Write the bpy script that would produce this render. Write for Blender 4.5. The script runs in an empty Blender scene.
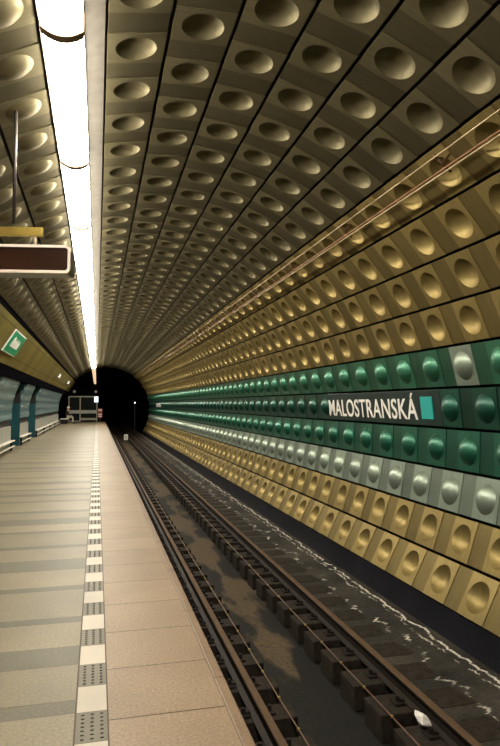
import bpy, bmesh, math, random
from mathutils import Vector, Matrix
random.seed(7)
S = bpy.context.scene
C = S.collection
PI = math.pi

# ------------------------------------------------------------------ helpers
def link(o, parent=None):
    C.objects.link(o)
    if parent: o.parent = parent
    return o

def obj(name, bm, mats, parent=None, loc=None, smooth=False):
    """one mesh object; mats: material or list"""
    me = bpy.data.meshes.new(name)
    bm.normal_update()
    bm.to_mesh(me); bm.free()
    for m in (mats if isinstance(mats, (list, tuple)) else [mats]): me.materials.append(m)
    if smooth:
        for p in me.polygons: p.use_smooth = True
    o = bpy.data.objects.new(name, me)
    link(o, parent)
    if loc is not None: o.location = loc
    return o

def empty(name, loc=(0, 0, 0), rotz=0.0):
    o = bpy.data.objects.new(name, None); o.empty_display_size = .1
    o.location = loc; o.rotation_euler = (0, 0, rotz)
    return link(o)

def tag(o, label, cat, group=None):
    o['label'] = label; o['category'] = cat
    if group: o['group'] = group
    return o

def structure(o):
    o['kind'] = 'structure'; return o

def box(bm, x0, x1, y0, y1, z0, z1, mi=0, bevel=0.0):
    b = bm if bevel == 0 else bmesh.new()
    vs = [b.verts.new((x, y, z)) for x in (x0, x1) for y in (y0, y1) for z in (z0, z1)]
    for f in ((0,1,3,2),(4,6,7,5),(0,4,5,1),(2,3,7,6),(0,2,6,4),(1,5,7,3)):
        fc = b.faces.new([vs[i] for i in f]); fc.material_index = mi
    if bevel:
        bmesh.ops.recalc_face_normals(b, faces=b.faces)
        bmesh.ops.bevel(b, geom=list(b.edges), offset=bevel, segments=2, affect='EDGES', profile=.6)
        merge(bm, b, mi)

def merge(bm, b, mi=0):
    m = {}
    for v in b.verts: m[v] = bm.verts.new(v.co)
    for f in b.faces:
        n = bm.faces.new([m[v] for v in f.verts]); n.material_index = mi; n.smooth = f.smooth
    b.free()

def tube(bm, pts, r, seg=8, mi=0, cap=True):
    """swept tube through pts; r number or list"""
    pts = [Vector(p) for p in pts]; rings = []
    for i, p in enumerate(pts):
        d = (pts[min(i+1, len(pts)-1)] - pts[max(i-1, 0)]).normalized()
        u = d.cross(Vector((0, 0, 1)))
        if u.length < 1e-4: u = d.cross(Vector((1, 0, 0)))
        u.normalize(); w = d.cross(u)
        rr = r[i] if isinstance(r, (list, tuple)) else r
        rings.append([bm.verts.new(p + (u*math.cos(2*PI*k/seg) + w*math.sin(2*PI*k/seg))*rr) for k in range(seg)])
    for a, b in zip(rings, rings[1:]):
        for k in range(seg):
            f = bm.faces.new((a[k], a[(k+1) % seg], b[(k+1) % seg], b[k])); f.smooth = True; f.material_index = mi
    if cap:
        for rg, rev in ((rings[0], False), (rings[-1], True)):
            f = bm.faces.new(rg if rev else rg[::-1]); f.material_index = mi

def prism(bm, prof, y0, y1, mi=0, closed=True):
    """profile of (x,z) swept along y"""
    a = [bm.verts.new((x, y0, z)) for x, z in prof]; b = [bm.verts.new((x, y1, z)) for x, z in prof]
    n = len(prof)
    for i in range(n if closed else n-1):
        j = (i+1) % n
        f = bm.faces.new((a[i], a[j], b[j], b[i])); f.material_index = mi
    if closed:
        f = bm.faces.new(a[::-1]); f.material_index = mi
        f = bm.faces.new(b); f.material_index = mi
    bmesh.ops.recalc_face_normals(bm, faces=bm.faces) if closed else None

# ------------------------------------------------------------------ materials
def nodes(name):
    m = bpy.data.materials.new(name); m.use_nodes = True
    nt = m.node_tree; b = nt.nodes['Principled BSDF']
    return m, nt, b

def N(nt, t, **kw):
    n = nt.nodes.new(t)
    for k, v in kw.items():
        if k in n.inputs: n.inputs[k].default_value = v
        else: setattr(n, k, v)
    return n

def plain(name, col, rough=.5, metal=0.0, spec=.5, var=.15, scale=8.0, bump=0.0, bscale=60.0):
    m, nt, b = nodes(name)
    tc = N(nt, 'ShaderNodeTexCoord'); no = N(nt, 'ShaderNodeTexNoise', Scale=scale, Detail=5.0)
    nt.links.new(tc.outputs['Object'], no.inputs['Vector'])
    mr = N(nt, 'ShaderNodeMapRange'); mr.inputs[1].default_value = .3; mr.inputs[2].default_value = .7
    mr.inputs[3].default_value = 1-var; mr.inputs[4].default_value = 1+var
    nt.links.new(no.outputs['Fac'], mr.inputs[0])
    vm = N(nt, 'ShaderNodeVectorMath', operation='SCALE'); vm.inputs[0].default_value = col[:3]
    nt.links.new(mr.outputs[0], vm.inputs['Scale']); nt.links.new(vm.outputs[0], b.inputs['Base Color'])
    b.inputs['Roughness'].default_value = rough; b.inputs['Metallic'].default_value = metal
    b.inputs['Specular IOR Level'].default_value = spec
    if bump:
        n2 = N(nt, 'ShaderNodeTexNoise', Scale=bscale, Detail=4.0); nt.links.new(tc.outputs['Object'], n2.inputs['Vector'])
        bp = N(nt, 'ShaderNodeBump', Strength=bump, Distance=.02); nt.links.new(n2.outputs['Fac'], bp.inputs['Height'])
        nt.links.new(bp.outputs[0], b.inputs['Normal'])
    return m

def emit(name, col, strength):
    m, nt, b = nodes(name)
    b.inputs['Base Color'].default_value = (.8, .8, .8, 1)
    b.inputs['Emission Color'].default_value = (*col, 1); b.inputs['Emission Strength'].default_value = strength
    b.inputs['Roughness'].default_value = .4
    return m

def anodized(name, col, rough=.5, metal=.7, coat=.1, crough=.4):
    """brushed anodised aluminium sheet, each sheet a little different ('tint' per face)"""
    m, nt, b = nodes(name)
    at = N(nt, 'ShaderNodeAttribute', attribute_name='tint')
    tc = N(nt, 'ShaderNodeTexCoord')
    mp = N(nt, 'ShaderNodeMapping'); mp.inputs['Scale'].default_value = (3, 26, 3)
    nt.links.new(tc.outputs['Object'], mp.inputs['Vector'])
    no = N(nt, 'ShaderNodeTexNoise', Scale=1.0, Detail=4.0); nt.links.new(mp.outputs[0], no.inputs['Vector'])
    n2 = N(nt, 'ShaderNodeTexNoise', Scale=1.7, Detail=5.0); nt.links.new(tc.outputs['Object'], n2.inputs['Vector'])
    ad = N(nt, 'ShaderNodeMath', operation='ADD'); nt.links.new(no.outputs['Fac'], ad.inputs[0]); nt.links.new(n2.outputs['Fac'], ad.inputs[1])
    mr = N(nt, 'ShaderNodeMapRange'); mr.inputs[1].default_value = .6; mr.inputs[2].default_value = 1.4
    mr.inputs[3].default_value = .8; mr.inputs[4].default_value = 1.15
    nt.links.new(ad.outputs[0], mr.inputs[0])
    mu = N(nt, 'ShaderNodeMath', operation='MULTIPLY'); nt.links.new(mr.outputs[0], mu.inputs[0]); nt.links.new(at.outputs['Fac'], mu.inputs[1])
    vm = N(nt, 'ShaderNodeVectorMath', operation='SCALE'); vm.inputs[0].default_value = col
    nt.links.new(mu.outputs[0], vm.inputs['Scale']); nt.links.new(vm.outputs[0], b.inputs['Base Color'])
    b.inputs['Metallic'].default_value = metal; b.inputs['Roughness'].default_value = rough
    b.inputs['Specular Tint'].default_value = (.45, .42, .36, 1)
    b.inputs['Coat Weight'].default_value = coat; b.inputs['Coat Roughness'].default_value = crough
    return m

M = {}
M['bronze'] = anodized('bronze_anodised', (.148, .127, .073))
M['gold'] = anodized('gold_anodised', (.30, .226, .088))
M['pale_green'] = anodized('pale_green_anodised', (.040, .19, .115), .48, .8, .75, .34)
M['dark_green'] = anodized('dark_green_anodised', (.005, .075, .05), .48, .8, .75, .34)
M['mid_green'] = anodized('mid_green_anodised', (.014, .13, .08), .48, .8, .75, .34)
M['silver'] = anodized('silver_green_anodised', (.30, .36, .30), .45, .7, .3, .32)
M['fascia'] = anodized('brass_fascia', (.36, .295, .085), .4, .8)
M['backing'] = plain('black_backing', (.012, .011, .01), .8)
M['trough'] = plain('grey_trough', (.15, .135, .115), .5, .4)
M['skirt'] = plain('black_plinth', (.007, .007, .011), .4, 0, .25, .3, 2.0, .2, 20)
M['lamp'] = emit('lamp_diffuser', (1.0, .925, .77), 48.0)
M['lamp_dim'] = emit('lamp_diffuser_dim', (1.0, .70, .42), 1.3)
M['lamp_band'] = plain('lamp_band', (.20, .12, .06), .5)
M['housing'] = plain('lamp_housing', (.35, .33, .30), .5, .5)
M['white_frame'] = plain('white_frame', (.75, .62, .55), .4, 0, .5, .05)
M['screen'] = plain('dark_display_glass', (.028, .010, .006), .22, 0, .6, .3, 1.5)
M['brass'] = plain('brass', (.55, .40, .10), .35, .8)
M['steel_dark'] = plain('dark_steel', (.06, .05, .045), .45, .6)
M['pink_stem'] = plain('painted_stem', (.45, .36, .30), .45)
M['rust_pipe'] = plain('red_brown_pipe', (.33, .16, .09), .4, .4)
M['pale_pipe'] = plain('pale_brass_pipe', (.46, .35, .21), .4, .5)
M['white'] = plain('white_paint', (.8, .78, .72), .4, 0, .5, .05)
M['letter'] = plain('off_white_letter', (.86, .82, .78), .4, 0, .5, .05)
M['board'] = plain('dark_green_board', (.012, .028, .026), .35, .2, .5, .3, 2.0)
M['teal_square'] = plain('turquoise_square', (.02, .36, .33), .4, 0, .5, .05)
M['sign_green'] = plain('sign_green', (.005, .30, .13), .35, 0, .5, .05)
M['teal'] = plain('teal_reveal', (.018, .095, .115), .3, .2, .5, .2, 2.0)
M['black'] = plain('black', (.008, .008, .009), .5)
M['deep_black'] = plain('deep_matte_black', (.004, .004, .005), .9, 0, 0)  # near-black; in the tunnel it paints in the lack of light
M['bench_panel'] = plain('grey_wall_panel', (.34, .34, .30), .4, .2, .5, .15, 3)
M['bench_white'] = plain('pale_bench_slat', (.70, .66, .58), .35)
M['aluminium'] = plain('grey_aluminium', (.28, .27, .22), .4, .6)
M['mesh_dark'] = plain('dark_tinted_pane', (.004, .006, .005), .5, 0, .1)
M['paper'] = plain('white_paper', (.82, .78, .76), .7, 0, .3, .08, 20)
M['red'] = plain('red_paint', (.35, .03, .02), .5)
M['skin'] = plain('skin', (.55, .32, .22), .55)
M['hair'] = plain('white_hair', (.75, .73, .70), .7)
M['jacket'] = plain('dark_jacket', (.025, .02, .022), .8)
M['trousers'] = plain('pale_trousers', (.52, .48, .36), .8)
M['shoe'] = plain('dark_shoe', (.02, .018, .016), .5)
M['blue_sign'] = emit('lit_sign', (.75, .88, 1.0), 1.6)
M['lit_white'] = emit('lit_white_sign', (1.0, .92, .80), .9)
M['signal'] = emit('signal_light', (.8, .9, 1.0), 3.0)
M['wood'] = plain('tarred_sleeper', (.022, .017, .013), .8, 0, .12, .45, 9, .5, 40)
M['clip'] = plain('rusty_clip', (.016, .012, .010), .7, .1, .15)
M['cable'] = plain('copper_brown_cable', (.12, .065, .038), .4, .4)

def rail_mat():
    m, nt, b = nodes('rusty_rail')
    ge = N(nt, 'ShaderNodeNewGeometry'); sx = N(nt, 'ShaderNodeSeparateXYZ'); nt.links.new(ge.outputs['Position'], sx.inputs[0])
    mr = N(nt, 'ShaderNodeMapRange'); mr.inputs[1].default_value = -1.120; mr.inputs[2].default_value = -1.110
    nt.links.new(sx.outputs['Z'], mr.inputs[0])
    no = N(nt, 'ShaderNodeTexNoise', Scale=14.0, Detail=5.0)
    cr = N(nt, 'ShaderNodeValToRGB'); cr.color_ramp.elements[0].color = (.009, .007, .006, 1); cr.color_ramp.elements[1].color = (.026, .019, .015, 1)
    tp = N(nt, 'ShaderNodeValToRGB'); tp.color_ramp.elements[0].color = (.06, .036, .022, 1); tp.color_ramp.elements[1].color = (.13, .08, .048, 1)
    tc = N(nt, 'ShaderNodeTexCoord'); nt.links.new(tc.outputs['Object'], no.inputs['Vector'])
    nt.links.new(no.outputs['Fac'], cr.inputs[0]); nt.links.new(no.outputs['Fac'], tp.inputs[0])
    mx = N(nt, 'ShaderNodeMix', data_type='RGBA'); nt.links.new(mr.outputs[0], mx.inputs[0])
    nt.links.new(cr.outputs[0], mx.inputs[6]); nt.links.new(tp.outputs[0], mx.inputs[7])
    nt.links.new(mx.outputs[2], b.inputs['Base Color']); b.inputs['Metallic'].default_value = .2; b.inputs['Roughness'].default_value = .65; b.inputs['Specular IOR Level'].default_value = .15
    return m
M['rail'] = rail_mat()

def stone(name, col, speck=.34, rough=.5, stain=.12):
    """honed granite / terrazzo: fine speckle + broad soft wear"""
    m, nt, b = nodes(name)
    tc = N(nt, 'ShaderNodeTexCoord')
    n1 = N(nt, 'ShaderNodeTexNoise', Scale=60.0, Detail=4.0, Roughness=.7); n2 = N(nt, 'ShaderNodeTexNoise', Scale=1.6, Detail=6.0)
    for n in (n1, n2): nt.links.new(tc.outputs['Object'], n.inputs['Vector'])
    m1 = N(nt, 'ShaderNodeMapRange'); m1.inputs[1].default_value = .3; m1.inputs[2].default_value = .7; m1.inputs[3].default_value = 1-speck; m1.inputs[4].default_value = 1+speck
    m2 = N(nt, 'ShaderNodeMapRange'); m2.inputs[1].default_value = .3; m2.inputs[2].default_value = .7; m2.inputs[3].default_value = 1-stain; m2.inputs[4].default_value = 1+stain
    nt.links.new(n1.outputs['Fac'], m1.inputs[0]); nt.links.new(n2.outputs['Fac'], m2.inputs[0])
    mu = N(nt, 'ShaderNodeMath', operation='MULTIPLY'); nt.links.new(m1.outputs[0], mu.inputs[0]); nt.links.new(m2.outputs[0], mu.inputs[1])
    at = N(nt, 'ShaderNodeAttribute', attribute_name='tint')
    mt = N(nt, 'ShaderNodeMath', operation='MULTIPLY'); nt.links.new(mu.outputs[0], mt.inputs[0]); nt.links.new(at.outputs['Fac'], mt.inputs[1])
    vm = N(nt, 'ShaderNodeVectorMath', operation='SCALE'); vm.inputs[0].default_value = col
    nt.links.new(mt.outputs[0], vm.inputs['Scale']); nt.links.new(vm.outputs[0], b.inputs['Base Color'])
    b.inputs['Roughness'].default_value = rough; b.inputs['Specular IOR Level'].default_value = .3
    return m
M['beige'] = stone('beige_granite', (.165, .136, .083))
M['grey_stone'] = stone('grey_granite', (.085, .074, .045))
M['edge'] = stone('edge_granite', (.215, .152, .096))
M['coping'] = stone('coping_granite', (.17, .112, .068))
M['joint'] = plain('brown_joint', (.045, .028, .014), .7)
M['tile_white'] = stone('white_tile', (.40, .35, .285), .05)
M['tile_grey'] = stone('grey_tile', (.105, .090, .060), .08)
M['dash'] = plain('dark_dash', (.045, .038, .027), .6)

def trackbed_mat():
    """dirty concrete: brown-grey, dark wet patches, white lime veins with wandering outlines"""
    m, nt, b = nodes('stained_track_concrete')
    tc = N(nt, 'ShaderNodeTexCoord'); sx = N(nt, 'ShaderNodeSeparateXYZ'); nt.links.new(tc.outputs['Object'], sx.inputs[0])
    n1 = N(nt, 'ShaderNodeTexNoise', Scale=1.1, Detail=7.0, Roughness=.6); nt.links.new(tc.outputs['Object'], n1.inputs['Vector'])
    base = N(nt, 'ShaderNodeValToRGB'); e = base.color_ramp.elements
    e[0].position = .36; e[0].color = (.011, .0108, .0102, 1); e[1].position = .68; e[1].color = (.052, .045, .036, 1)
    nt.links.new(n1.outputs['Fac'], base.inputs[0])
    n1b = N(nt, 'ShaderNodeTexNoise', Scale=30.0, Detail=5.0); nt.links.new(tc.outputs['Object'], n1b.inputs['Vector'])
    gr = N(nt, 'ShaderNodeMapRange'); gr.inputs[1].default_value = .3; gr.inputs[2].default_value = .7; gr.inputs[3].default_value = .65; gr.inputs[4].default_value = 1.35
    nt.links.new(n1b.outputs['Fac'], gr.inputs[0])
    vb = N(nt, 'ShaderNodeVectorMath', operation='SCALE'); nt.links.new(base.outputs[0], vb.inputs[0]); nt.links.new(gr.outputs[0], vb.inputs['Scale'])
    # white lime: thin line where (x - x0 - wobble(y)) ~ 0, broken up by noise
    masks = []
    for x0, amp, width, ns in ((4.02, .16,   .022, 1.6), (3.93, .22, .014, 2.6), (3.60, .55, .028, 1.9)):
        cmb = N(nt, 'ShaderNodeCombineXYZ'); mm = N(nt, 'ShaderNodeMath', operation='MULTIPLY'); mm.inputs[1].default_value = ns
        nt.links.new(sx.outputs['Y'], mm.inputs[0]); nt.links.new(mm.outputs[0], cmb.inputs['Y']); cmb.inputs['X'].default_value = x0*7
        nw = N(nt, 'ShaderNodeTexNoise', Scale=1.0, Detail=8.0, Roughness=.72); nt.links.new(cmb.outputs[0], nw.inputs['Vector'])
        wob = N(nt, 'ShaderNodeMath', operation='MULTIPLY_ADD'); wob.inputs[1].default_value = amp*2; wob.inputs[2].default_value = x0-amp
        nt.links.new(nw.outputs['Fac'], wob.inputs[0])
        df = N(nt, 'ShaderNodeMath', operation='SUBTRACT'); nt.links.new(sx.outputs['X'], df.inputs[0]); nt.links.new(wob.outputs[0], df.inputs[1])
        ab = N(nt, 'ShaderNodeMath', operation='ABSOLUTE'); nt.links.new(df.outputs[0], ab.inputs[0])
        mr = N(nt, 'ShaderNodeMapRange'); mr.inputs[1].default_value = width; mr.inputs[2].default_value = width*.3; mr.inputs[3].default_value = 0; mr.inputs[4].default_value = 1
        nt.links.new(ab.outputs[0], mr.inputs[0])
        nb = N(nt, 'ShaderNodeTexNoise', Scale=5.0, Detail=4.0); nt.links.new(tc.outputs['Object'], nb.inputs['Vector'])
        mb = N(nt, 'ShaderNodeMapRange'); mb.inputs[1].default_value = (.36, .44, .47)[len(masks)]; mb.inputs[2].default_value = (.5, .6, .62)[len(masks)]
        nt.links.new(nb.outputs['Fac'], mb.inputs[0])
        mu = N(nt, 'ShaderNodeMath', operation='MULTIPLY'); nt.links.new(mr.outputs[0], mu.inputs[0]); nt.links.new(mb.outputs[0], mu.inputs[1]); masks.append(mu)
    a = masks[0]
    for q in masks[1:]:
        mxm = N(nt, 'ShaderNodeMath', operation='MAXIMUM'); nt.links.new(a.outputs[0], mxm.inputs[0]); nt.links.new(q.outputs[0], mxm.inputs[1]); a = mxm
    mx = N(nt, 'ShaderNodeMix', data_type='RGBA'); nt.links.new(a.outputs[0], mx.inputs[0]); nt.links.new(vb.outputs[0], mx.inputs[6]); mx.inputs[7].default_value = (.62, .57, .5, 1)
    nt.links.new(mx.outputs[2], b.inputs['Base Color'])
    b.inputs['Roughness'].default_value = .7; b.inputs['Specular IOR Level'].default_value = .15
    bp = N(nt, 'ShaderNodeBump', Strength=.4, Distance=.03); nt.links.new(n1b.outputs['Fac'], bp.inputs['Height']); nt.links.new(bp.outputs[0], b.inputs['Normal'])
    return m
M['bed'] = trackbed_mat()

def trench_mat():
    m, nt, b = nodes('drain_channel_concrete')
    tc = N(nt, 'ShaderNodeTexCoord'); mp = N(nt, 'ShaderNodeMapping'); mp.inputs['Scale'].default_value = (1.6, .55, 1)
    nt.links.new(tc.outputs['Object'], mp.inputs['Vector'])
    n1 = N(nt, 'ShaderNodeTexNoise', Scale=1.0, Detail=6.0); nt.links.new(mp.outputs[0], n1.inputs['Vector'])
    base = N(nt, 'ShaderNodeValToRGB'); e = base.color_ramp.elements
    e[0].position = .50; e[0].color = (.012, .0115, .0105, 1); e[1].position = .56; e[1].color = (.070, .050, .030, 1)
    sx = N(nt, 'ShaderNodeSeparateXYZ'); nt.links.new(tc.outputs['Object'], sx.inputs[0])
    dx = N(nt, 'ShaderNodeMath', operation='SUBTRACT'); dx.inputs[1].default_value = 2.27; nt.links.new(sx.outputs['X'], dx.inputs[0])
    ax = N(nt, 'ShaderNodeMath', operation='ABSOLUTE'); nt.links.new(dx.outputs[0], ax.inputs[0])
    dy = N(nt, 'ShaderNodeMapRange'); dy.inputs[1].default_value = 5.5; dy.inputs[2].default_value = 9.5; dy.inputs[3].default_value = -.02; dy.inputs[4].default_value = .14
    nt.links.new(sx.outputs['Y'], dy.inputs[0])
    pk = N(nt, 'ShaderNodeMath', operation='MULTIPLY_ADD'); pk.inputs[1].default_value = -.55; nt.links.new(ax.outputs[0], pk.inputs[0]); nt.links.new(dy.outputs[0], pk.inputs[2])
    sm = N(nt, 'ShaderNodeMath', operation='ADD'); nt.links.new(n1.outputs['Fac'], sm.inputs[0]); nt.links.new(pk.outputs[0], sm.inputs[1])
    nt.links.new(sm.outputs[0], base.inputs[0])
    n2 = N(nt, 'ShaderNodeTexNoise', Scale=22.0, Detail=6.0); nt.links.new(tc.outputs['Object'], n2.inputs['Vector'])
    gr = N(nt, 'ShaderNodeMapRange'); gr.inputs[1].default_value = .3; gr.inputs[2].default_value = .7; gr.inputs[3].default_value = .7; gr.inputs[4].default_value = 1.3
    nt.links.new(n2.outputs['Fac'], gr.inputs[0])
    vb = N(nt, 'ShaderNodeVectorMath', operation='SCALE'); nt.links.new(base.outputs[0], vb.inputs[0]); nt.links.new(gr.outputs[0], vb.inputs['Scale'])
    nt.links.new(vb.outputs[0], b.inputs['Base Color']); b.inputs['Roughness'].default_value = .7; b.inputs['Specular IOR Level'].default_value = .12
    return m
M['trench'] = trench_mat()

def pylon_mat():
    """blue-grey glazed sheet with horizontal courses"""
    m, nt, b = nodes('blue_grey_glazed_sheet')
    tc = N(nt, 'ShaderNodeTexCoord'); sx = N(nt, 'ShaderNodeSeparateXYZ'); nt.links.new(tc.outputs['Object'], sx.inputs[0])
    mo = N(nt, 'ShaderNodeMath', operation='PINGPONG'); mo.inputs[1].default_value = .17; nt.links.new(sx.outputs['Z'], mo.inputs[0])
    no = N(nt, 'ShaderNodeTexNoise', Scale=2.2, Detail=4.0); nt.links.new(tc.outputs['Object'], no.inputs['Vector'])
    cr = N(nt, 'ShaderNodeValToRGB'); e = cr.color_ramp.elements
    e[0].position = .0; e[0].color = (.06, .13, .15, 1); e[1].position = 1; e[1].color = (.33, .45, .45, 1)
    mr = N(nt, 'ShaderNodeMath', operation='MULTIPLY_ADD'); mr.inputs[1].default_value = 4.5; nt.links.new(mo.outputs[0], mr.inputs[0])
    ns = N(nt, 'ShaderNodeMath', operation='MULTIPLY_ADD'); ns.inputs[1].default_value = .9; ns.inputs[2].default_value = -.4; nt.links.new(no.outputs['Fac'], ns.inputs[0])
    nt.links.new(ns.outputs[0], mr.inputs[2]); nt.links.new(mr.outputs[0], cr.inputs[0])
    nt.links.new(cr.outputs[0], b.inputs['Base Color']); b.inputs['Metallic'].default_value = .3; b.inputs['Roughness'].default_value = .25
    return m
M['pylon'] = pylon_mat()

# ------------------------------------------------------------------ camera (eye 1.6 m above the platform)
F_PX = 610.0
cam = bpy.data.cameras.new('camera'); cam.sensor_fit = 'VERTICAL'; cam.sensor_height = 36.0; cam.lens = F_PX/746*36
cam.clip_start = .05; cam.clip_end = 300
co = bpy.data.objects.new('camera', cam); link(co)
co.location = (0, 0, 1.6); co.rotation_euler = (math.radians(90+2.909), 0, math.radians(-14.063))
S.camera = co

# ------------------------------------------------------------------ tunnel lining
R = 3.85; CX = .916; CZ = 1.6-.466
A0, DA = math.radians(137.02), math.radians(8.4437)
Y0, Y1 = -6.0, 58.0
PITCH, PLATE = .785, .49
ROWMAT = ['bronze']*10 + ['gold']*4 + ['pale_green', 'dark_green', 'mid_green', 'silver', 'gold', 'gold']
PHASE = [7.2, 6.8, 7.19, 0, 7.20, 6.80, 7.167, 6.77, 7.14, 6.71, 7.08, 6.67, 7.04, 6.58, 7.01, 6.71, 7.12, 6.67, 6.99, 7.12]
CONVEX = {0, 1, 2, 14, 15, 16, 17}
def seam(i):
    a = A0-DA*i
    return Vector((CX+R*math.cos(a), 0, CZ+R*math.sin(a)))
def frame(i):
    a = A0-DA*(i+.5)
    n = Vector((-math.cos(a), 0, -math.sin(a)))        # inward
    c = (seam(i)+seam(i+1))/2
    t = (seam(i+1)-seam(i)).normalized()
    return c, t, n
WID = 2*R*math.sin(DA/2)-.038

def with_tint(bm):
    return bm.faces.layers.float.get('tint') or bm.faces.layers.float.new('tint')

def dimple_plate(bm, i, y, seg=40, rings=7, depth=.1, rad=.19, tint=1.0):
    c, t, n = frame(i); lay = with_tint(bm)
    s = 1 if i in CONVEX else -1
    if i < 3: depth = .062
    hw, hl, lift = WID/2, PLATE/2, .012
    P = lambda u, v, h: bm.verts.new(c + t*v + n*(h+lift) + Vector((0, y+u, 0)))
    new = []
    def face(vs, smooth=False):
        f = bm.faces.new(vs); f.smooth = smooth; f[lay] = tint; new.append(f)
    # outer rectangle sampled at seg directions, corners included exactly
    angs = [2*PI*(k+.5)/seg for k in range(seg)]
    outer = []
    for a in angs:
        ca, sa = math.cos(a), math.sin(a)
        k = min(hl/abs(ca) if abs(ca) > 1e-6 else 9, hw/abs(sa) if abs(sa) > 1e-6 else 9)
        outer.append([ca*k, sa*k])
    for cu, cv in ((hl, hw), (-hl, hw), (-hl, -hw), (hl, -hw)):   # snap nearest samples to the corners
        j = min(range(seg), key=lambda q: (outer[q][0]-cu)**2+(outer[q][1]-cv)**2); outer[j] = [cu, cv]
    ov = [P(u, v, 0) for u, v in outer]
    rim = [P(rad*math.cos(a), rad*math.sin(a), 0) for a in angs]
    ow = [P(u, v, -.03) for u, v in outer]
    rs = (rad*rad+depth*depth)/(2*depth)
    prev = rim
    for k in range(seg):
        j = (k+1) % seg
        face((ov[k], ov[j], rim[j], rim[k])); face((ow[k], ow[j], ov[j], ov[k]))
    full = math.asin(min(1, rad/rs))
    for q in range(1, rings):
        th = full*(1-q/rings); rr = rs*math.sin(th); h = rs*math.cos(th)-(rs-depth)
        ring = [P(rr*math.cos(a), rr*math.sin(a), s*h) for a in angs]
        for k in range(seg):
            j = (k+1) % seg; face((prev[k], prev[j], ring[j], ring[k]), True)
        prev = ring
    top = P(0, 0, s*depth)
    for k in range(seg):
        face((prev[k], prev[(k+1) % seg], top), True)
    for k in range(seg):
        e = bm.edges.get((rim[k], rim[(k+1) % seg])); e.smooth = False
    for f in new:
        f.normal_update()
    if new[0].normal.dot(n) < 0:
        for f in new: f.normal_flip()

def strip_plate(bm, i, y, tint=1.0):
    c, t, n = frame(i); lay = with_tint(bm)
    hw, hl = WID/2, (PITCH-PLATE)/2+.004
    pts = [(-hl, -hw), (hl, -hw), (hl, hw), (-hl, hw)]
    vs = [bm.verts.new(c+t*v+n*.003+Vector((0, y+u, 0))) for u, v in pts]
    f = bm.faces.new(vs); f[lay] = tint; f.normal_update()
    if f.normal.dot(n) < 0: f.normal_flip()
    # edges turned back towards the shell
    bs = [bm.verts.new(c+t*v-n*.03+Vector((0, y+u, 0))) for u, v in pts]
    for a, b in ((0, 1), (2, 3)):
        g = bm.faces.new((vs[a], vs[b], bs[b], bs[a])); g[lay] = tint

def shell(bm, i0, i1, rr, y0, y1, th=.12):
    """dark backing shell between seam indices"""
    prof = []
    for k in range(i0, i1+1):
        a = A0-DA*k; prof.append((CX+rr*math.cos(a), CZ+rr*math.sin(a)))
    for k in range(i1, i0-1, -1):
        a = A0-DA*k; prof.append((CX+(rr+th)*math.cos(a), CZ+(rr+th)*math.sin(a)))
    prism(bm, prof, y0, y1)

bm = bmesh.new(); shell(bm, 0, 10, R+.13, Y0, Y1); ceiling = structure(obj('ceiling', bm, M['backing']))
bm = bmesh.new(); shell(bm, 10, 20, R+.13, Y0, Y1); wall_right = structure(obj('wall_right', bm, M['backing']))

ROWLABEL = {14: 'pale green row of domed panels above the sign', 15: 'dark green row of domed panels beside the station name', 16: 'green row of domed panels under the sign',
            17: 'silver row of domed panels', 18: 'upper of the two gold rows below the silver', 19: 'lowest gold row of hollow panels'}
camf = Vector((math.sin(math.radians(14.06)), math.cos(math.radians(14.06)), 0))
NEAR = 9
for i in range(20):
    if i == 3: continue
    par = ceiling if i < 10 else wall_right
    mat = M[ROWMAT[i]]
    rnd = random.Random(100+i)
    y = PHASE[i]-PITCH*math.ceil((PHASE[i]-Y0)/PITCH)
    bm = bmesh.new(); with_tint(bm)
    c, t, n = frame(i)
    singles = []
    while y < Y1-.4:
        tp = rnd.choice((1.0, 1.04, .97, 1.08, .93)); ts = .6*rnd.choice((1, .9, 1.08, 1.0))
        if y > Y0+.4:
            # in view?
            d = Vector((c.x, y, c.z-1.6)); dep = d.dot(camf)
            px = 250+F_PX*(d.x*camf.y-d.y*camf.x)/max(dep, .01) if dep > .3 else -999
            py = 404-F_PX*d.z/max(dep, .01)
            if i == 15 and 46.2 < y < 50.5: y += PITCH; continue   # far station sign
            if dep > .3 and -25 < px < 525 and -25 < py < 771 and len(singles) < NEAR: singles.append((y, tp))
            else: dimple_plate(bm, i, y, 20 if y < 22 else 12, 4 if y < 22 else 3, tint=tp)
            strip_plate(bm, i, y+PITCH/2, ts)
        y += PITCH
    row = obj('panel_row', bm, mat, par)
    if i in ROWLABEL: row['label'] = ROWLABEL[i]
    for k, (yy, tp) in enumerate(singles):
        if i == 15 and 7.75 < yy < 12.0: continue        # the station sign takes these places
        b2 = bmesh.new(); with_tint(b2)
        dimple_plate(b2, i, yy, tint=tp)
        mm = mat
        p = obj('dimpled_panel', b2, mm, row)
        if i == 14 and abs(yy-7.01) < .1:
            p.data.materials[0] = M['silver']; p['label'] = 'single pale silver panel among the green ones'

# lamp trough (fills the slot of row 3)
c, t, n = frame(3)
bm = bmesh.new()
a, b = seam(3)+t*.008, seam(4)-t*.008
prof = [(p.x, p.z) for p in (a+n*.006, b+n*.006, b-n*.03, a-n*.03)]
prism(bm, prof, Y0, Y1); obj('lamp_trough', bm, M['trough'], ceiling)

# black plinth under the lowest gold row
bm = bmesh.new()
prism(bm, [(4.19, -.905), (4.35, -.90), (4.35, -1.6), (4.06, -1.6), (4.125, -1.235)], Y0, Y1)
bb = structure(obj('baseboard_right', bm, M['skirt']))

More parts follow.
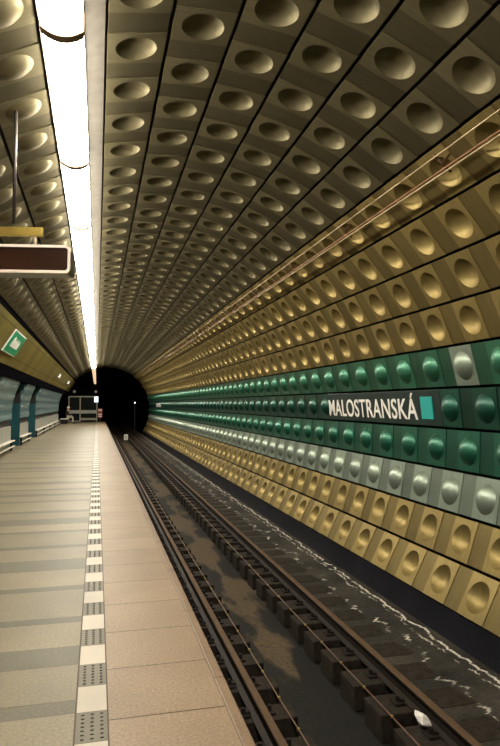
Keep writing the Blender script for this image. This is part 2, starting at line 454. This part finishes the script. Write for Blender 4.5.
# running tunnel beyond the station, its unlit darkness put into the colour
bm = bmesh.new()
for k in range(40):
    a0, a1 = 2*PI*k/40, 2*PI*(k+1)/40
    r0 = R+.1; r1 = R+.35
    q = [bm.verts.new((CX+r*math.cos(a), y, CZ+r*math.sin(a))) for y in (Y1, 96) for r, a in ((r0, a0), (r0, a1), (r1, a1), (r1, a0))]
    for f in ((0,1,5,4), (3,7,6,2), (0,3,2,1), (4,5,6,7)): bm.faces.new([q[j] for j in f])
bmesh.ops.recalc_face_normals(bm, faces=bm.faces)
structure(obj('wall_tunnel', bm, M['deep_black']))
bm = bmesh.new(); box(bm, -4.6, 5.4, 96, 96.2, -3.2, 5.4); structure(obj('wall_back', bm, M['deep_black']))

# ------------------------------------------------------------------ strip lights
ORD = ['first', 'second', 'third', 'fourth', 'fifth', 'sixth', 'seventh', 'eighth', 'ninth', 'tenth', 'eleventh', 'twelfth', 'thirteenth', 'fourteenth', 'fifteenth']
LX0, LX1, LZ = -.474, -.146, 1.6+3.02
LP = 2.78
lamp_y = [4.96+LP*k for k in range(-4, 32)]
def lamp_prof(sag, drop=0, grow=0, seg=12):
    return [((LX0-grow)+(LX1-LX0+2*grow)*k/seg, LZ-drop-sag*(1-(2*k/seg-1)**2)) for k in range(seg+1)]
n_vis = 0
for yb in lamp_y:
    far = yb > 50
    e = empty('strip_light', ((LX0+LX1)/2, yb, LZ))
    ox = -(LX0+LX1)/2
    def sh(pf): return [(x+ox, z-LZ) for x, z in pf]
    bm = bmesh.new()
    prism(bm, sh(lamp_prof(.05)+[(LX1, LZ+.14), (LX0, LZ+.05)]), .095, LP)
    d = obj('diffuser', bm, M['lamp_dim'] if far else M['lamp'], e)
    for p in d.data.polygons: p.use_smooth = abs(p.normal.y) < .5 and p.normal.z < -.05
    bm = bmesh.new(); prism(bm, sh(lamp_prof(.066, .018, .006)+[(LX1+.006, LZ+.141), (LX0-.006, LZ+.051)]), 0.0, .095)
    obj('end_band', bm, M['lamp_band'], e)
    bm = bmesh.new()
    zl, zr = seam(3).lerp(seam(4), .05).z, seam(3).lerp(seam(4), .66).z
    prism(bm, sh([(LX0, LZ+.052), (LX1, LZ+.142), (LX1, zr-.012), (LX0-.016, zl-.012), (LX0-.016, LZ+.027), (LX0-.002, LZ+.027)]), 0.0, LP); obj('housing', bm, M['housing'], e)
    if yb+LP < 3.2: lab, g = 'glowing strip light segment overhead, before the first one in the photo', 'strip lights overhead out of the frame'
    else:
        n_vis += 1
        g = 'strip lights along the ceiling'
        if n_vis == 1: lab = 'glowing strip light cut by the top edge of the photo'
        elif n_vis <= 10: lab = f'{ORD[n_vis-1]} glowing strip light from the top edge of the photo'
        elif not far: lab = 'distant glowing strip light merging into the thin far line of lamps'
        else: lab = 'dim orange strip light at the far dark end of the row of lamps'
    tag(e, lab, 'ceiling light', g)

# ------------------------------------------------------------------ platform
def quad(bm, x0, x1, y0, y1, z, mi, tint):
    lay = with_tint(bm)
    f = bm.faces.new([bm.verts.new(p) for p in ((x0, y0, z), (x1, y0, z), (x1, y1, z), (x0, y1, z))]); f.material_index = mi; f[lay] = tint
PE = 57.5
XS0, XS1, XE = -.083, .070, .745
bm = bmesh.new(); with_tint(bm)
box(bm, -4.8, XS0-.009, Y0, PE, -.14, -.004, 2)
greys = [(1.0, 1.2), (1.75, 1.9), (2.4, 2.7), (3.37, 3.515), (3.985, 4.283), (4.75, 4.868), (5.57, 5.69), (6.245, 6.66), (7.19, 7.32), (8.05, 8.17), (8.6, 9.02), (9.52, 9.7), (10.55, 10.72), (11.25, 11.5), (12.0, 12.15), (12.9, 13.3)]
y = 14.0
rg = random.Random(3)
while y < PE-1.2:
    w = rg.choice((.14, .16, .3, .35, .2)); greys.append((y, y+w)); y += w+rg.choice((.5, .62, .9, .75, 1.1))
y = Y0
edges = []
for a, b in greys:
    while y < a-1e-6:                                     # beige slabs not deeper than .62
        y2 = min(a, y+.62)
        if a-y2 < .12: y2 = a
        edges.append((y, y2, 0)); y = y2
    edges.append((a, b, 1)); y = b
while y < PE-1e-6:
    y2 = min(PE, y+.62); edges.append((y, y2, 0)); y = y2
for a, b, mi in edges:
    quad(bm, -4.8, XS0-.009, a+.002, b-.002, 0.0, mi, rg.choice((1, .95, 1.05, .9, 1.08)))
floor = structure(obj('floor', bm, [M['beige'], M['grey_stone'], M['joint']]))
# edge slabs between the guide strip and the coping
bm = bmesh.new(); with_tint(bm)
box(bm, XS0-.009, XE-.008, Y0, PE, -.14, -.004, 1)
y = 3.255-.608*15; x1 = XE-.062
while y < PE:
    quad(bm, XS1+.008, x1-.002, max(y, Y0)+.004, min(y+.608, PE)-.004, 0.0, 0, rg.choice((1, .97, 1.03, .94, 1.05))); y += .608
obj('edge_slab_paving', bm, [M['edge'], M['joint']], floor)
bm = bmesh.new(); with_tint(bm)
y = Y0; lay = with_tint(bm)
while y < PE:
    y2 = min(PE, y+1.2); b2 = bmesh.new(); box(b2, x1+.002, XE, y+.002, y2-.002, -.14, .0, 0, .008); merge(bm, b2); y = y2
for f in bm.faces: f[lay] = 1.0
obj('coping', bm, M['coping'], floor)
# guide strip: white tiles and dark tiles with three columns of dashes
bm = bmesh.new(); with_tint(bm)
y = 3.065-.3*26; k = 0
while y < PE-.31:
    mi = 0 if k % 2 else 1
    if y > Y0:
        quad(bm, XS0, XS1, y+.0015, y+.2985, .0005, mi, rg.choice((1, .97, 1.03, .94)))
        if mi == 1 and y < 16:
            for a in range(3):
                for b in range(7):
                    xx = XS0+.032+.047*a; yy = y+.032+.0395*b
                    box(bm, xx-.008, xx+.008, yy-.0035, yy+.0035, .0, .0045, 2)
    y += .3; k += 1
obj('guide_strip', bm, [M['tile_white'], M['tile_grey'], M['dash']], floor)
for o in (floor,) + tuple(floor.children):
    pass
# platform flank and the recess under it
bm = bmesh.new()
box(bm, .42, .60, Y0, PE, -1.6, -.142)
structure(obj('wall_platform', bm, M['black']))
for me in (floor.data,) + tuple(c.data for c in floor.children):
    at = me.attributes.get('tint')
    if at:
        for d in at.data:
            if d.value == 0.0: d.value = 1.0

# ------------------------------------------------------------------ track
XL, XR = 1.47, 2.965
bm = bmesh.new(); box(bm, .42, 3.05, Y0, 95, -1.75, -1.53)
structure(obj('floor_trench', bm, M['trench']))
bm = bmesh.new()
prism(bm, [(2.98, -1.75), (2.98, -1.283), (3.5, -1.278), (4.13, -1.232), (4.35, -1.23), (4.35, -1.75)], Y0, 95)
structure(obj('floor_trackbed', bm, M['bed']))
RAILP = [(-.065, 0), (.065, 0), (.065, .012), (.014, .03), (.010, .12), (.034, .132), (.036, .160), (.028, .17), (-.028, .17), (-.036, .160), (-.034, .132), (-.010, .12), (-.014, .03), (-.065, .012)]
for x, lab in ((XL, 'rusty steel rail running beside the platform edge'), (XR, 'rusty steel rail nearer the green and gold wall')):
    bm = bmesh.new(); prism(bm, [(px, z) for px, z in RAILP], 2.2, 94)
    tag(obj('rail', bm, M['rail'], None, (x, 0, -1.27)), lab, 'rail')

def clip_bm(x, s):
    bm = bmesh.new()
    box(bm, x-.05, x+.05, -.07, .07, 0, .018, 0, .004)
    box(bm, x-s*.065, x+.0, -.025, .025, .018, .034, 0, .004)
    return bm
def bolt_bm(x):
    bm = bmesh.new(); b2 = bmesh.new()
    bmesh.ops.create_cone(b2, cap_ends=True, segments=8, radius1=.022, radius2=.02, depth=.05, matrix=Matrix.Translation((x, 0, .04)))
    merge(bm, b2)
    return bm
def sleeper_bm(x0, x1, h, seed, hw):
    rs = random.Random(seed); bm = bmesh.new()
    box(bm, x0, x1, -hw, hw, -h, 0, 0, .012)
    for v in bm.verts:
        v.co += Vector((rs.uniform(-.006, .006), rs.uniform(-.006, .006), rs.uniform(-.006, 0)))
    return bm
def sleepers(side, x0, x1, xr, h, ph, first, texts):
    protos = []
    for s in range(3):
        o = obj('railway_sleeper', sleeper_bm(x0-xr, x1-xr, h, s+side*10, (.14, .19)[side]), M['wood'])
        for sg in (-1, 1): obj('bolt', bolt_bm(sg*.125), M['clip'], obj('rail_clip', clip_bm(sg*.125, sg), M['clip'], o))
        protos.append(o)
    y = ph; k = 0
    while y > first+.6: y -= .6
    while y < 60:
        if k < 3: o = protos[k]; kids = []
        else:
            p = protos[(k*7+k//3) % 3]; o = p.copy(); C.objects.link(o)
            if y < 40:
                for ch in p.children:
                    q = ch.copy(); C.objects.link(q); q.parent = o
                    for gc in ch.children if y < 22 else ():
                        g = gc.copy(); C.objects.link(g); g.parent = q
        o.location = (xr, y, -1.27)
        if k < 12: lab = texts[0].format(ORD[k])
        else: lab = texts[1]
        tag(o, lab, 'railway sleeper', texts[2])
        y += .6; k += 1
sleepers(0, 1.0, 1.835, XL, .255, 7.43, 4.5, ('{} dark sleeper block under the platform-side rail, from the bottom of the photo', 'dark sleeper block under the platform-side rail, far down the track', 'sleeper blocks under the platform-side rail'))
sleepers(1, 2.58, 3.62, XR, .255, 7.90, 4.4, ('{} dark sleeper block under the wall-side rail, from the bottom of the photo', 'dark sleeper block under the wall-side rail, far down the track', 'sleeper blocks under the wall-side rail'))
for x, lab in ((1.755, 'thin brown cable along the sleeper ends beside the platform-side rail'), (2.655, 'thin brown cable along the sleeper ends beside the wall-side rail')):
    bm = bmesh.new()
    pts = []; y = 4.0; rr = random.Random(int(x*10))
    while y < 60: pts.append((0, y, .009+rr.uniform(0, .003))); y += .6
    tube(bm, pts, .008, 6)
    o = tag(obj('track_cable', bm, M['cable'], None, (x, 0, -1.27)), lab, 'cable')
    y = 4.65; cl = None
    while y < 22:
        if cl is None:
            b2 = bmesh.new(); box(b2, -.012, .012, -.012, .012, .0, .022, 0, .003); cl = obj('cable_clip', b2, M['brass'], o, (0, y, 0))
        else:
            q = cl.copy(); C.objects.link(q); q.parent = o; q.location = (0, y, 0)
        y += .6

# crumpled paper by the right rail
bm = bmesh.new(); bmesh.ops.create_icosphere(bm, subdivisions=2, radius=.07)
rr = random.Random(5)
for v in bm.verts:
    q = v.co.normalized(); k = 1+.28*math.sin(q.x*9+1)*math.sin(q.y*7)+.3*rr.uniform(-.5, .5)
    v.co = Vector((v.co.x*.8*k - .5*v.co.z, v.co.y*1.05*k, v.co.z*(1.0+.5*q.y)*k+.06))
    if v.co.z < 0: v.co.z = 0
tag(obj('crumpled_paper', bm, M['paper'], None, (2.835, 5.02, -1.262)), 'white crumpled scrap of paper lying against the wall-side rail', 'paper')

# small white marker sign between the rails far away
e = tag(empty('track_marker', (2.34, 51.2, -1.53)), 'small white marker sign standing between the rails far away', 'sign')
bm = bmesh.new(); box(bm, -.16, .16, -.02, .02, .18, .64); obj('plate', bm, M['white'], e)
bm = bmesh.new(); box(bm, -.02, .02, .02, .05, 0, .5); obj('post', bm, M['steel_dark'], e)
bm = bmesh.new()
for k in range(16):
    a0, a1 = 2*PI*k/16, 2*PI*(k+1)/16
    vs = [bm.verts.new((r*math.cos(a)*.6, -.023, .41+r*math.sin(a))) for r, a in ((.09, a0), (.09, a1), (.14, a1), (.14, a0))]
    bm.faces.new(vs)
obj('numeral', bm, M['black'], e)

# ------------------------------------------------------------------ pipes on brackets along the wall
def on_wall(ang, off):
    d = Vector((math.cos(ang), 0, math.sin(ang))); o = Vector((0, 0, 1.6)); cc = Vector((CX, 0, CZ)); q = o-cc
    b = q.dot(d); t = -b+math.sqrt(b*b-q.dot(q)+R*R)
    p = o+d*t; return p + (cc-p).normalized()*off
e = tag(empty('wall_pipes', (0, 0, 0)), 'three thin brass pipes on brackets running along the upper gold wall', 'pipe')
pu, pl1, pl2 = on_wall(math.radians(37.8), .17), on_wall(math.radians(35.75), .17), on_wall(math.radians(35.3), .17)
for p, m in ((pu, 'pale_pipe'), (pl1, 'rust_pipe'), (pl2, 'pale_pipe')):
    bm = bmesh.new(); tube(bm, [(p.x, y, p.z) for y in (Y0, 10, 30, 57)], .008, 8); obj('pipe', bm, M[m], e)
y = 7.72-2.44*3
rad = (Vector((CX, 0, CZ))-(pu+pl2)/2).normalized()
while y < 56:
    bm = bmesh.new()
    v0, v1 = pu-rad*.02+(pu-pl2)*.15, pl2-rad*.02-(pu-pl2)*.25
    tube(bm, [(v0.x, y, v0.z), (v1.x, y, v1.z)], .013, 6)
    mid = (v0+v1)/2; w = mid-rad*.13
    tube(bm, [(mid.x, y, mid.z), (w.x, y, w.z)], .012, 6)
    obj('bracket', bm, M['cable'], e); y += 2.44

# ------------------------------------------------------------------ station signs
def station_sign(ya, yb, label):
    """ya far (left in view), yb near end; lies on row 15"""
    c, t, n = frame(15)
    root = empty('station_sign', (c.x, yb, c.z))
    # local frame: u along -Y (reading direction), v up the wall (-t), w inward
    mat = Matrix((( 0, -t.x, n.x), (-1, -t.y, n.y), (0, -t.z, n.z))).to_4x4()
    root.matrix_world = Matrix.Translation(Vector((c.x, (ya+yb)/2, c.z))) @ mat
    L = (ya-yb)
    bm = bmesh.new(); box(bm, -L/2, L/2, -WID/2+.004, WID/2-.004, -.02, .016, 0, .003); obj('board', bm, M['board'], root)
    tl = L-.75                                              # lettering length
    cu = bpy.data.curves.new('lettering', 'FONT'); cu.body = 'MALOSTRANSK\u00c1'; cu.extrude = .004; cu.offset = .009; cu.space_character = 1.06
    tmp = bpy.data.objects.new('lettering', cu); C.objects.link(tmp)
    bpy.context.view_layer.update()
    dg = bpy.context.evaluated_depsgraph_get(); me = bpy.data.meshes.new_from_object(tmp.evaluated_get(dg))
    bpy.data.objects.remove(tmp)
    xs = [v.co.x for v in me.vertices]; x0, x1 = min(xs), max(xs)
    cap = .727
    for v in me.vertices:
        v.co = Vector(((v.co.x-x0)/(x1-x0)*tl, v.co.y/cap*.335, v.co.z))
    me.materials.clear(); me.materials.append(M['letter'])
    lo = bpy.data.objects.new('lettering', me); link(lo, root); lo.location = (-L/2+.09, -.1675-.01, .021)
    bm = bmesh.new(); box(bm, L/2-.53, L/2-.21, -.165, .165, .0, .032, 0, .003); obj('colour_square', bm, M['teal_square'], root)
    return tag(root, label, 'sign')
station_sign(12.08, 7.72, 'dark green station sign with white letters and turquoise square on the near wall')
station_sign(50.545, 46.185, 'far station sign with tiny white letters near the tunnel mouth')

# ------------------------------------------------------------------ hanging train display
e = empty('train_display', (-.275, 6.22, 2.89)); e.rotation_euler = (0, 0, math.radians(-10))
tag(e, 'unlit dark train display in a white rounded frame hanging over the platform', 'display')
def rrect(x0, x1, z0, z1, r, seg=6):
    pts = []
    for cx, cz, a in ((x1-r, z1-r, 0), (x0+r, z1-r, 90), (x0+r, z0+r, 180), (x1-r, z0+r, 270)):
        for k in range(seg+1):
            an = math.radians(a+90*k/seg); pts.append((cx+r*math.cos(an), cz+r*math.sin(an)))
    return pts
W, H = 2.1, .28
def plate(bm, prof, y0, y1):
    a = [bm.verts.new((x, y0, z)) for x, z in prof]; b = [bm.verts.new((x, y1, z)) for x, z in prof]
    for i in range(len(prof)):
        j = (i+1) % len(prof); bm.faces.new((a[i], b[i], b[j], a[j]))
    bm.faces.new(a); bm.faces.new(b[::-1]); bmesh.ops.recalc_face_normals(bm, faces=bm.faces)
bm = bmesh.new(); plate(bm, rrect(-W, -.012, .0, H-.006, .04), .02, .26); obj('housing', bm, M['aluminium'], e)
bm = bmesh.new(); o_ = rrect(-W, 0, .0, H, .05); i_ = rrect(-W+.025, -.025, .027, H-.025, .03)
ov0 = [[bm.verts.new((x, y, z)) for x, z in pf] for pf, y in ((o_, .0), (i_, .0), (i_, .02), (o_, .024))]
for j in range(3):
    for k in range(len(o_)):
        q = (k+1) % len(o_); bm.faces.new((ov0[j][k], ov0[j][q], ov0[j+1][q], ov0[j+1][k]))
for k in range(len(o_)):
    q = (k+1) % len(o_); bm.faces.new((ov0[3][k], ov0[3][q], ov0[0][q], ov0[0][k]))
bmesh.ops.recalc_face_normals(bm, faces=bm.faces); obj('frame', bm, M['white_frame'], e)
bm = bmesh.new(); plate(bm, rrect(-W+.024, -.024, .026, H-.024, .03), .014, .022); obj('screen', bm, M['screen'], e)
bm = bmesh.new(); box(bm, -W-.05, -.30, .09, .15, .395, .48, 0, .004); obj('crossbar', bm, M['brass'], e)
for x in (-.375, -W+.35):
    bm = bmesh.new(); tube(bm, [(x, .12, H-.01), (x, .12, .40)], .016, 10); obj('stem', bm, M['pink_stem'], e)
for x in (-.55, -W+.5):
    # up to the ceiling panels
    wx = -.26+x*math.cos(math.radians(-10)); ztop = CZ+math.sqrt(R*R-(wx-CX)**2)+.005-2.89
    bm = bmesh.new(); tube(bm, [(x, .0, .475), (x, .0, ztop-.02)], .017, 10); obj('pole', bm, M['steel_dark'], e)

# ------------------------------------------------------------------ left side: fascia, soffit, pylons, passages
wl = structure(empty('wall_left'))
bm = bmesh.new(); with_tint(bm); lay = with_tint(bm)
FP = [(-1.9, 3.623), (-1.98, 3.493), (-2.335, 2.922), (-2.472, 2.70)]
y = Y0; rf = random.Random(11)
while y < PE:
    y2 = min(PE, y+1.2)
    for (xa, za), (xb, zb) in zip(FP, FP[1:]):
        d = Vector((xb-xa, 0, zb-za))  .normalized()*.013
        pr = [(xa+d.x, za+d.z), (xb-d.x, zb-d.z), (xb-d.x-.03, zb-d.z-.01), (xa+d.x-.03, za+d.z-.01)]
        b2 = bmesh.new(); prism(b2, pr, y+.001, y2-.001); merge(bm, b2)
    tn = rf.choice((1, .85, 1.1, .95, 1.2))
    for f in bm.faces:
        if f[lay] == 0: f[lay] = tn
    y = y2
obj('fascia', bm, M['fascia'], wl)
bm = bmesh.new()
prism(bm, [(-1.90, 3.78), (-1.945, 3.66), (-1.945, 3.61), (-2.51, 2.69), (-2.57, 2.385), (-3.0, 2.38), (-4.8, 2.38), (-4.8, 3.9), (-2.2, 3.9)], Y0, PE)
obj('soffit', bm, M['deep_black'], wl)
PYL = [(Y0, 15.4), (18.5, 22.6), (25.0, 28.1), (31.1, 49.2)]
GP = [(-2.86, 1.06), (-2.87, 1.4), (-2.82, 1.75), (-2.73, 2.05), (-2.60, 2.38)]
for ya, yb in PYL:
    bm = bmesh.new(); prism(bm, GP+[(-3.2, 2.38), (-3.2, 1.06)], ya, yb); obj('pylon_glazing', bm, M['pylon'], wl)
    bm = bmesh.new(); box(bm, -4.2, -3.2, ya, yb, 0, 2.38); box(bm, -3.2, -2.93, ya, yb, 0, 1.06); obj('pylon_core', bm, M['black'], wl)
    bm = bmesh.new(); box(bm, -2.93, -2.88, ya+.02, yb-.02, .10, .84); obj('lower_panel', bm, M['bench_panel'], wl)
    # face of the pylon inside the passage (towards the camera)
    bm = bmesh.new(); box(bm, -4.2, -2.87, ya-.03, ya, 0.0, 1.62, 0); box(bm, -4.2, -2.74, ya-.03, ya, 2.12, 2.37, 0); box(bm, -4.2, -2.86, ya-.028, ya, 1.62, 2.12, 1)
    if ya > 0: obj('passage_reveal', bm, [M['teal'], M['black']], wl)
    else: bm.free()
bm = bmesh.new(); box(bm, -4.8, -4.6, Y0, PE, 0, 2.38); obj('hall_wall', bm, M['black'], wl)

# benches along the pylons
for k, (ya, yb) in enumerate(PYL[1:]):
    lab = ['pale two-rail bench along the nearest blue-grey pylon at the left edge', 'short pale two-rail bench along the narrow middle pylon', 'long pale two-rail bench along the far pylon'][k]
    e = tag(empty('wall_bench', (-2.88, ya, 0)), lab, 'bench', None)
    L = yb-ya
    bm = bmesh.new(); box(bm, 0, .13, .0, L+.1, .31, .35, 0, .012); obj('seat', bm, M['bench_white'], e)
    bm = bmesh.new(); box(bm, .08, .13, 0, L+.1, .13, .165, 0, .01); obj('lower_rail', bm, M['bench_white'], e)
    n = max(2, int(L/4)+1)
    for j in range(n):
        yy = .2+(L-.4)*j/(n-1); bm = bmesh.new(); box(bm, .005, .08, yy-.03, yy+.03, 0, .31); obj('support', bm, M['black'], e)

# green exit sign on the fascia
d = (Vector((FP[2][0], 0, FP[2][1]))-Vector((FP[1][0], 0, FP[1][1])))
fw = d.length; dn = d.normalized(); up = -dn; nrm = Vector((-dn.z, 0, dn.x)); nrm = nrm if nrm.x > 0 else -nrm
def fascia_root(name, yc):
    p = Vector((FP[1][0], yc, FP[1][1]))+d/2+nrm*.012
    r = empty(name); m = Matrix(((0, up.x, nrm.x), (1, 0, 0), (0, up.z, nrm.z))).to_4x4()
    r.matrix_world = Matrix.Translation(p) @ m; return r
e = tag(fascia_root('exit_sign', 17.15), 'green sign with white border and pictogram on the brass fascia', 'sign')
hw, hh = 1.12, fw/2-.02
bm = bmesh.new(); box(bm, -hw, hw, -hh, hh, 0, .03, 0, .004); obj('border', bm, M['white'], e)
bm = bmesh.new(); box(bm, -hw+.06, hw-.06, -hh+.035, hh-.035, .028, .036); obj('panel', bm, M['sign_green'], e)
bm = bmesh.new()
box(bm, -.62, .62, -.12, .07, .036, .042); box(bm, -.62, -.36, .07, .14, .036, .042); box(bm, -.56, -.48, .14, .17, .036, .042)
for x in (-.2, -.02, .16, .42): box(bm, x, x+.07, .07, .10+.02*((x*50) % 2), .036, .042); box(bm, x+.09, x+.12, .115, .145, .036, .042)
obj('pictogram', bm, M['white'], e)
# two lit signs far along the fascia
for yc, hl, lab in ((36.5, .55, 'small lit white sign on the far brass fascia, nearer of two'), (47.5, .8, 'small lit white sign on the far brass fascia, by the tunnel end')):
    e = tag(fascia_root('lit_sign', yc), lab, 'sign')
    bm = bmesh.new(); box(bm, -hl, hl, -.11, .16, 0, .05, 0, .006); obj('box_body', bm, M['aluminium'], e)
    bm = bmesh.new(); box(bm, -hl+.04, hl-.04, -.07, .12, .048, .056); obj('face', bm, M['lit_white'], e)

# ------------------------------------------------------------------ far end of the platform
bm = bmesh.new(); box(bm, -3.4, .12, 57.4, 57.6, 2.38, 3.0); box(bm, -3.4, -.02, 57.4, 57.6, -1.6, 2.38); structure(obj('wall_end', bm, M['deep_black']))  # near-black colour gives the darkness above and behind the gate
e = tag(empty('platform_gate', (-2.46, 56.4, 0)), 'grey metal gate screen with dark panes closing the platform end', 'gate')
GW = 2.5
def bar(x0, x1, z0, z1, m='aluminium', nm='frame_bar', y0=-.04, y1=.04):
    bm = bmesh.new(); box(bm, x0, x1, y0, y1, z0, z1); return obj(nm, bm, M[m], e)
bar(0, .09, 0, 2.3); bar(.96, 1.06, 0, 2.3); bar(GW-.09, GW, 0, 2.3); bar(.09, GW-.09, 2.2, 2.3)
bar(.09, .96, .05, .14); bar(1.06, GW-.09, .16, .36)
bar(.09, .96, .76, 1.05, 'bench_panel', 'rail_panel'); bar(1.06, GW-.09, .76, 1.05, 'bench_panel', 'rail_panel')
bar(.09, .96, .14, .76, 'mesh_dark', 'pane', -.01, .01); bar(1.06, GW-.09, .36, .76, 'mesh_dark', 'pane', -.01, .01)
bar(.09, .96, 1.05, 2.2, 'mesh_dark', 'pane', -.01, .01); bar(1.06, GW-.09, 1.05, 2.2, 'mesh_dark', 'pane', -.01, .01)
e = tag(empty('information_sign', (-.07, 56.2, 1.72)), 'small glowing blue-white sign at the top corner of the gate screen', 'sign')
bm = bmesh.new(); box(bm, -.2, .2, 0, .1, 0, .58, 0, .01); obj('case', bm, M['black'], e)
bm = bmesh.new(); box(bm, -.17, .17, -.01, .0, .04, .54); obj('face', bm, M['blue_sign'], e)
bm = bmesh.new(); box(bm, -.02, .02, .1, .17, .2, .4); obj('bracket', bm, M['black'], e)
e = tag(empty('warning_board', (.28, 56.5, 0)), 'red and white warning board standing at the platform end', 'sign')
bm = bmesh.new(); box(bm, -.19, .19, 0, .04, .35, 1.2); obj('board', bm, M['red'], e)
bm = bmesh.new()
for z0, z1 in ((.98, 1.12), (.62, .72), (.45, .55)): box(bm, -.15, .15, -.008, 0, z0, z1)
obj('stripe', bm, M['white'], e)
bm = bmesh.new(); box(bm, -.03, .03, .04, .08, 0, 1.0); obj('post', bm, M['steel_dark'], e)
for x, lab in ((-2.0, 'small pale lamp above the left half of the gate screen'), (-.12, 'small dim lamp above the right corner of the gate screen')):
    e = tag(empty('bulkhead_lamp', (x, 57.4, 2.72)), lab, 'lamp')
    bm = bmesh.new(); bmesh.ops.create_uvsphere(bm, u_segments=12, v_segments=8, radius=.12, matrix=Matrix.Translation((0, -.14, 0))); obj('globe', bm, M['white'], e, None, True)
    bm = bmesh.new(); box(bm, -.06, .06, -.05, 0, -.06, .06); obj('mount', bm, M['aluminium'], e)
e = tag(empty('signal_light', (3.55, 60, 1.72)), 'tiny bluish signal light in the dark tunnel mouth', 'light')
bm = bmesh.new(); box(bm, -.1, .1, 0, .2, -.12, .12, 0, .01); box(bm, -.04, .04, .06, .14, -2.99, -.12); obj('body', bm, M['black'], e)
bm = bmesh.new(); bmesh.ops.create_uvsphere(bm, u_segments=10, v_segments=8, radius=.065, matrix=Matrix.Translation((0, -.02, 0))); obj('lens', bm, M['signal'], e, None, True)

# seated person on a short bench by the gate
e = tag(empty('short_bench', (-2.88, 51.2, 0)), 'short dark bench under the seated person', 'bench')
bm = bmesh.new(); box(bm, 0, .58, 0, 2.6, .36, .395, 0, .01); obj('seat', bm, M['bench_white'], e)
for yy in (.3, 2.3):
    bm = bmesh.new(); box(bm, .08, .56, yy-.04, yy+.04, 0, .36); obj('support', bm, M['black'], e)

def skin(name, chains, mat, parent=None, levels=2, root=0):
    """chains: list of lists of (point, radius); first points that coincide are joined"""
    bm = bmesh.new(); vm = {}; rad = {}
    for ch in chains:
        prev = None
        for p, r in ch:
            k = tuple(round(q, 4) for q in p)
            if k not in vm: vm[k] = bm.verts.new(p); rad[k] = r
            if prev is not None and vm[k] is not prev and not bm.edges.get((prev, vm[k])): bm.edges.new((prev, vm[k]))
            prev = vm[k]
    bm.verts.index_update(); rl = [None]*len(vm)
    for k, v in vm.items(): rl[v.index] = rad[k]
    me = bpy.data.meshes.new(name); bm.to_mesh(me); bm.free()
    o = bpy.data.objects.new(name, me); link(o, parent)
    md = o.modifiers.new('skin', 'SKIN'); md.use_smooth_shade = True
    for i, r in enumerate(rl): me.skin_vertices[0].data[i].radius = (r, r); me.skin_vertices[0].data[i].use_root = (i == root)
    sb = o.modifiers.new('sub', 'SUBSURF'); sb.levels = levels; sb.render_levels = levels
    dg = bpy.context.evaluated_depsgraph_get(); me2 = bpy.data.meshes.new_from_object(o.evaluated_get(dg)); o.modifiers.clear(); o.data = me2
    me2.materials.clear(); me2.materials.append(mat)
    for p in me2.polygons: p.use_smooth = True
    return o
# person faces +X (the track); local origin at the floor below the pelvis
pr = tag(empty('person', (-2.36, 52.6, 0)), 'white-haired person in a dark jacket and pale trousers sitting on the short bench', 'person')
hip = (0, 0, .54)
body = [[(hip, .13), ((.0, 0, .70), .13), ((.02, 0, .90), .14), ((.04, 0, 1.04), .09), ((.06, 0, 1.11), .052), ((.08, 0, 1.20), .085), ((.09, 0, 1.29), .088)]]
for s in (-1, 1):
    body.append([(hip, .13), ((.06, s*.10, .53), .085), ((.42, s*.13, .52), .062), ((.44, s*.13, .28), .05), ((.42, s*.13, .09), .036), ((.54, s*.14, .04), .034)])
    body.append([((.04, 0, 1.04), .09), ((.03, s*.17, 1.02), .06), ((.08, s*.22, .80), .045), ((.30, s*.14, .66), .035), ((.38, s*.10, .63), .032)])
skin('body', body, M['skin'], pr)
skin('jacket', [[((0, 0, .56), .16), ((.0, 0, .70), .155), ((.02, 0, .90), .165), ((.04, 0, 1.045), .10)]] +
     [[((.04, 0, 1.045), .10), ((.03, s*.172, 1.022), .075), ((.08, s*.222, .80), .058), ((.30, s*.14, .66), .045)] for s in (-1, 1)], M['jacket'], pr)
skin('trousers', [[((0, 0, .535), .145), ((.06, s*.101, .535), .098), ((.42, s*.131, .525), .075), ((.445, s*.131, .28), .064), ((.42, s*.131, .12), .056)] for s in (-1, 1)], M['trousers'], pr)
for s in (-1, 1): skin('shoe', [[((.40, s*.14, .05), .048), ((.48, s*.145, .045), .045), ((.60, s*.15, .036), .036)]], M['shoe'], pr, 1)
bm = bmesh.new(); bmesh.ops.create_uvsphere(bm, u_segments=16, v_segments=10, radius=.108, matrix=Matrix.Translation((.075, 0, 1.30)) @ Matrix.Diagonal((1.05, .95, .9, 1)))
bmesh.ops.delete(bm, geom=[v for v in bm.verts if v.co.z < 1.27 and v.co.x > .06], context='VERTS')
obj('hair', bm, M['hair'], pr, None, True)

# ------------------------------------------------------------------ light and view
w = bpy.data.worlds.new('world'); S.world = w; w.use_nodes = True
w.node_tree.nodes['Background'].inputs[0].default_value = (.02, .022, .025, 1); w.node_tree.nodes['Background'].inputs[1].default_value = .1
S.view_settings.view_transform = 'Standard'; S.view_settings.look = 'None'; S.view_settings.gamma = 1; S.view_settings.use_curve_mapping = False
S.view_settings.exposure = 0.0
S.cycles.max_bounces = 8; S.cycles.diffuse_bounces = 4; S.cycles.glossy_bounces = 4
S.cycles.sample_clamp_indirect = 6.0
S.cycles.use_denoising = True
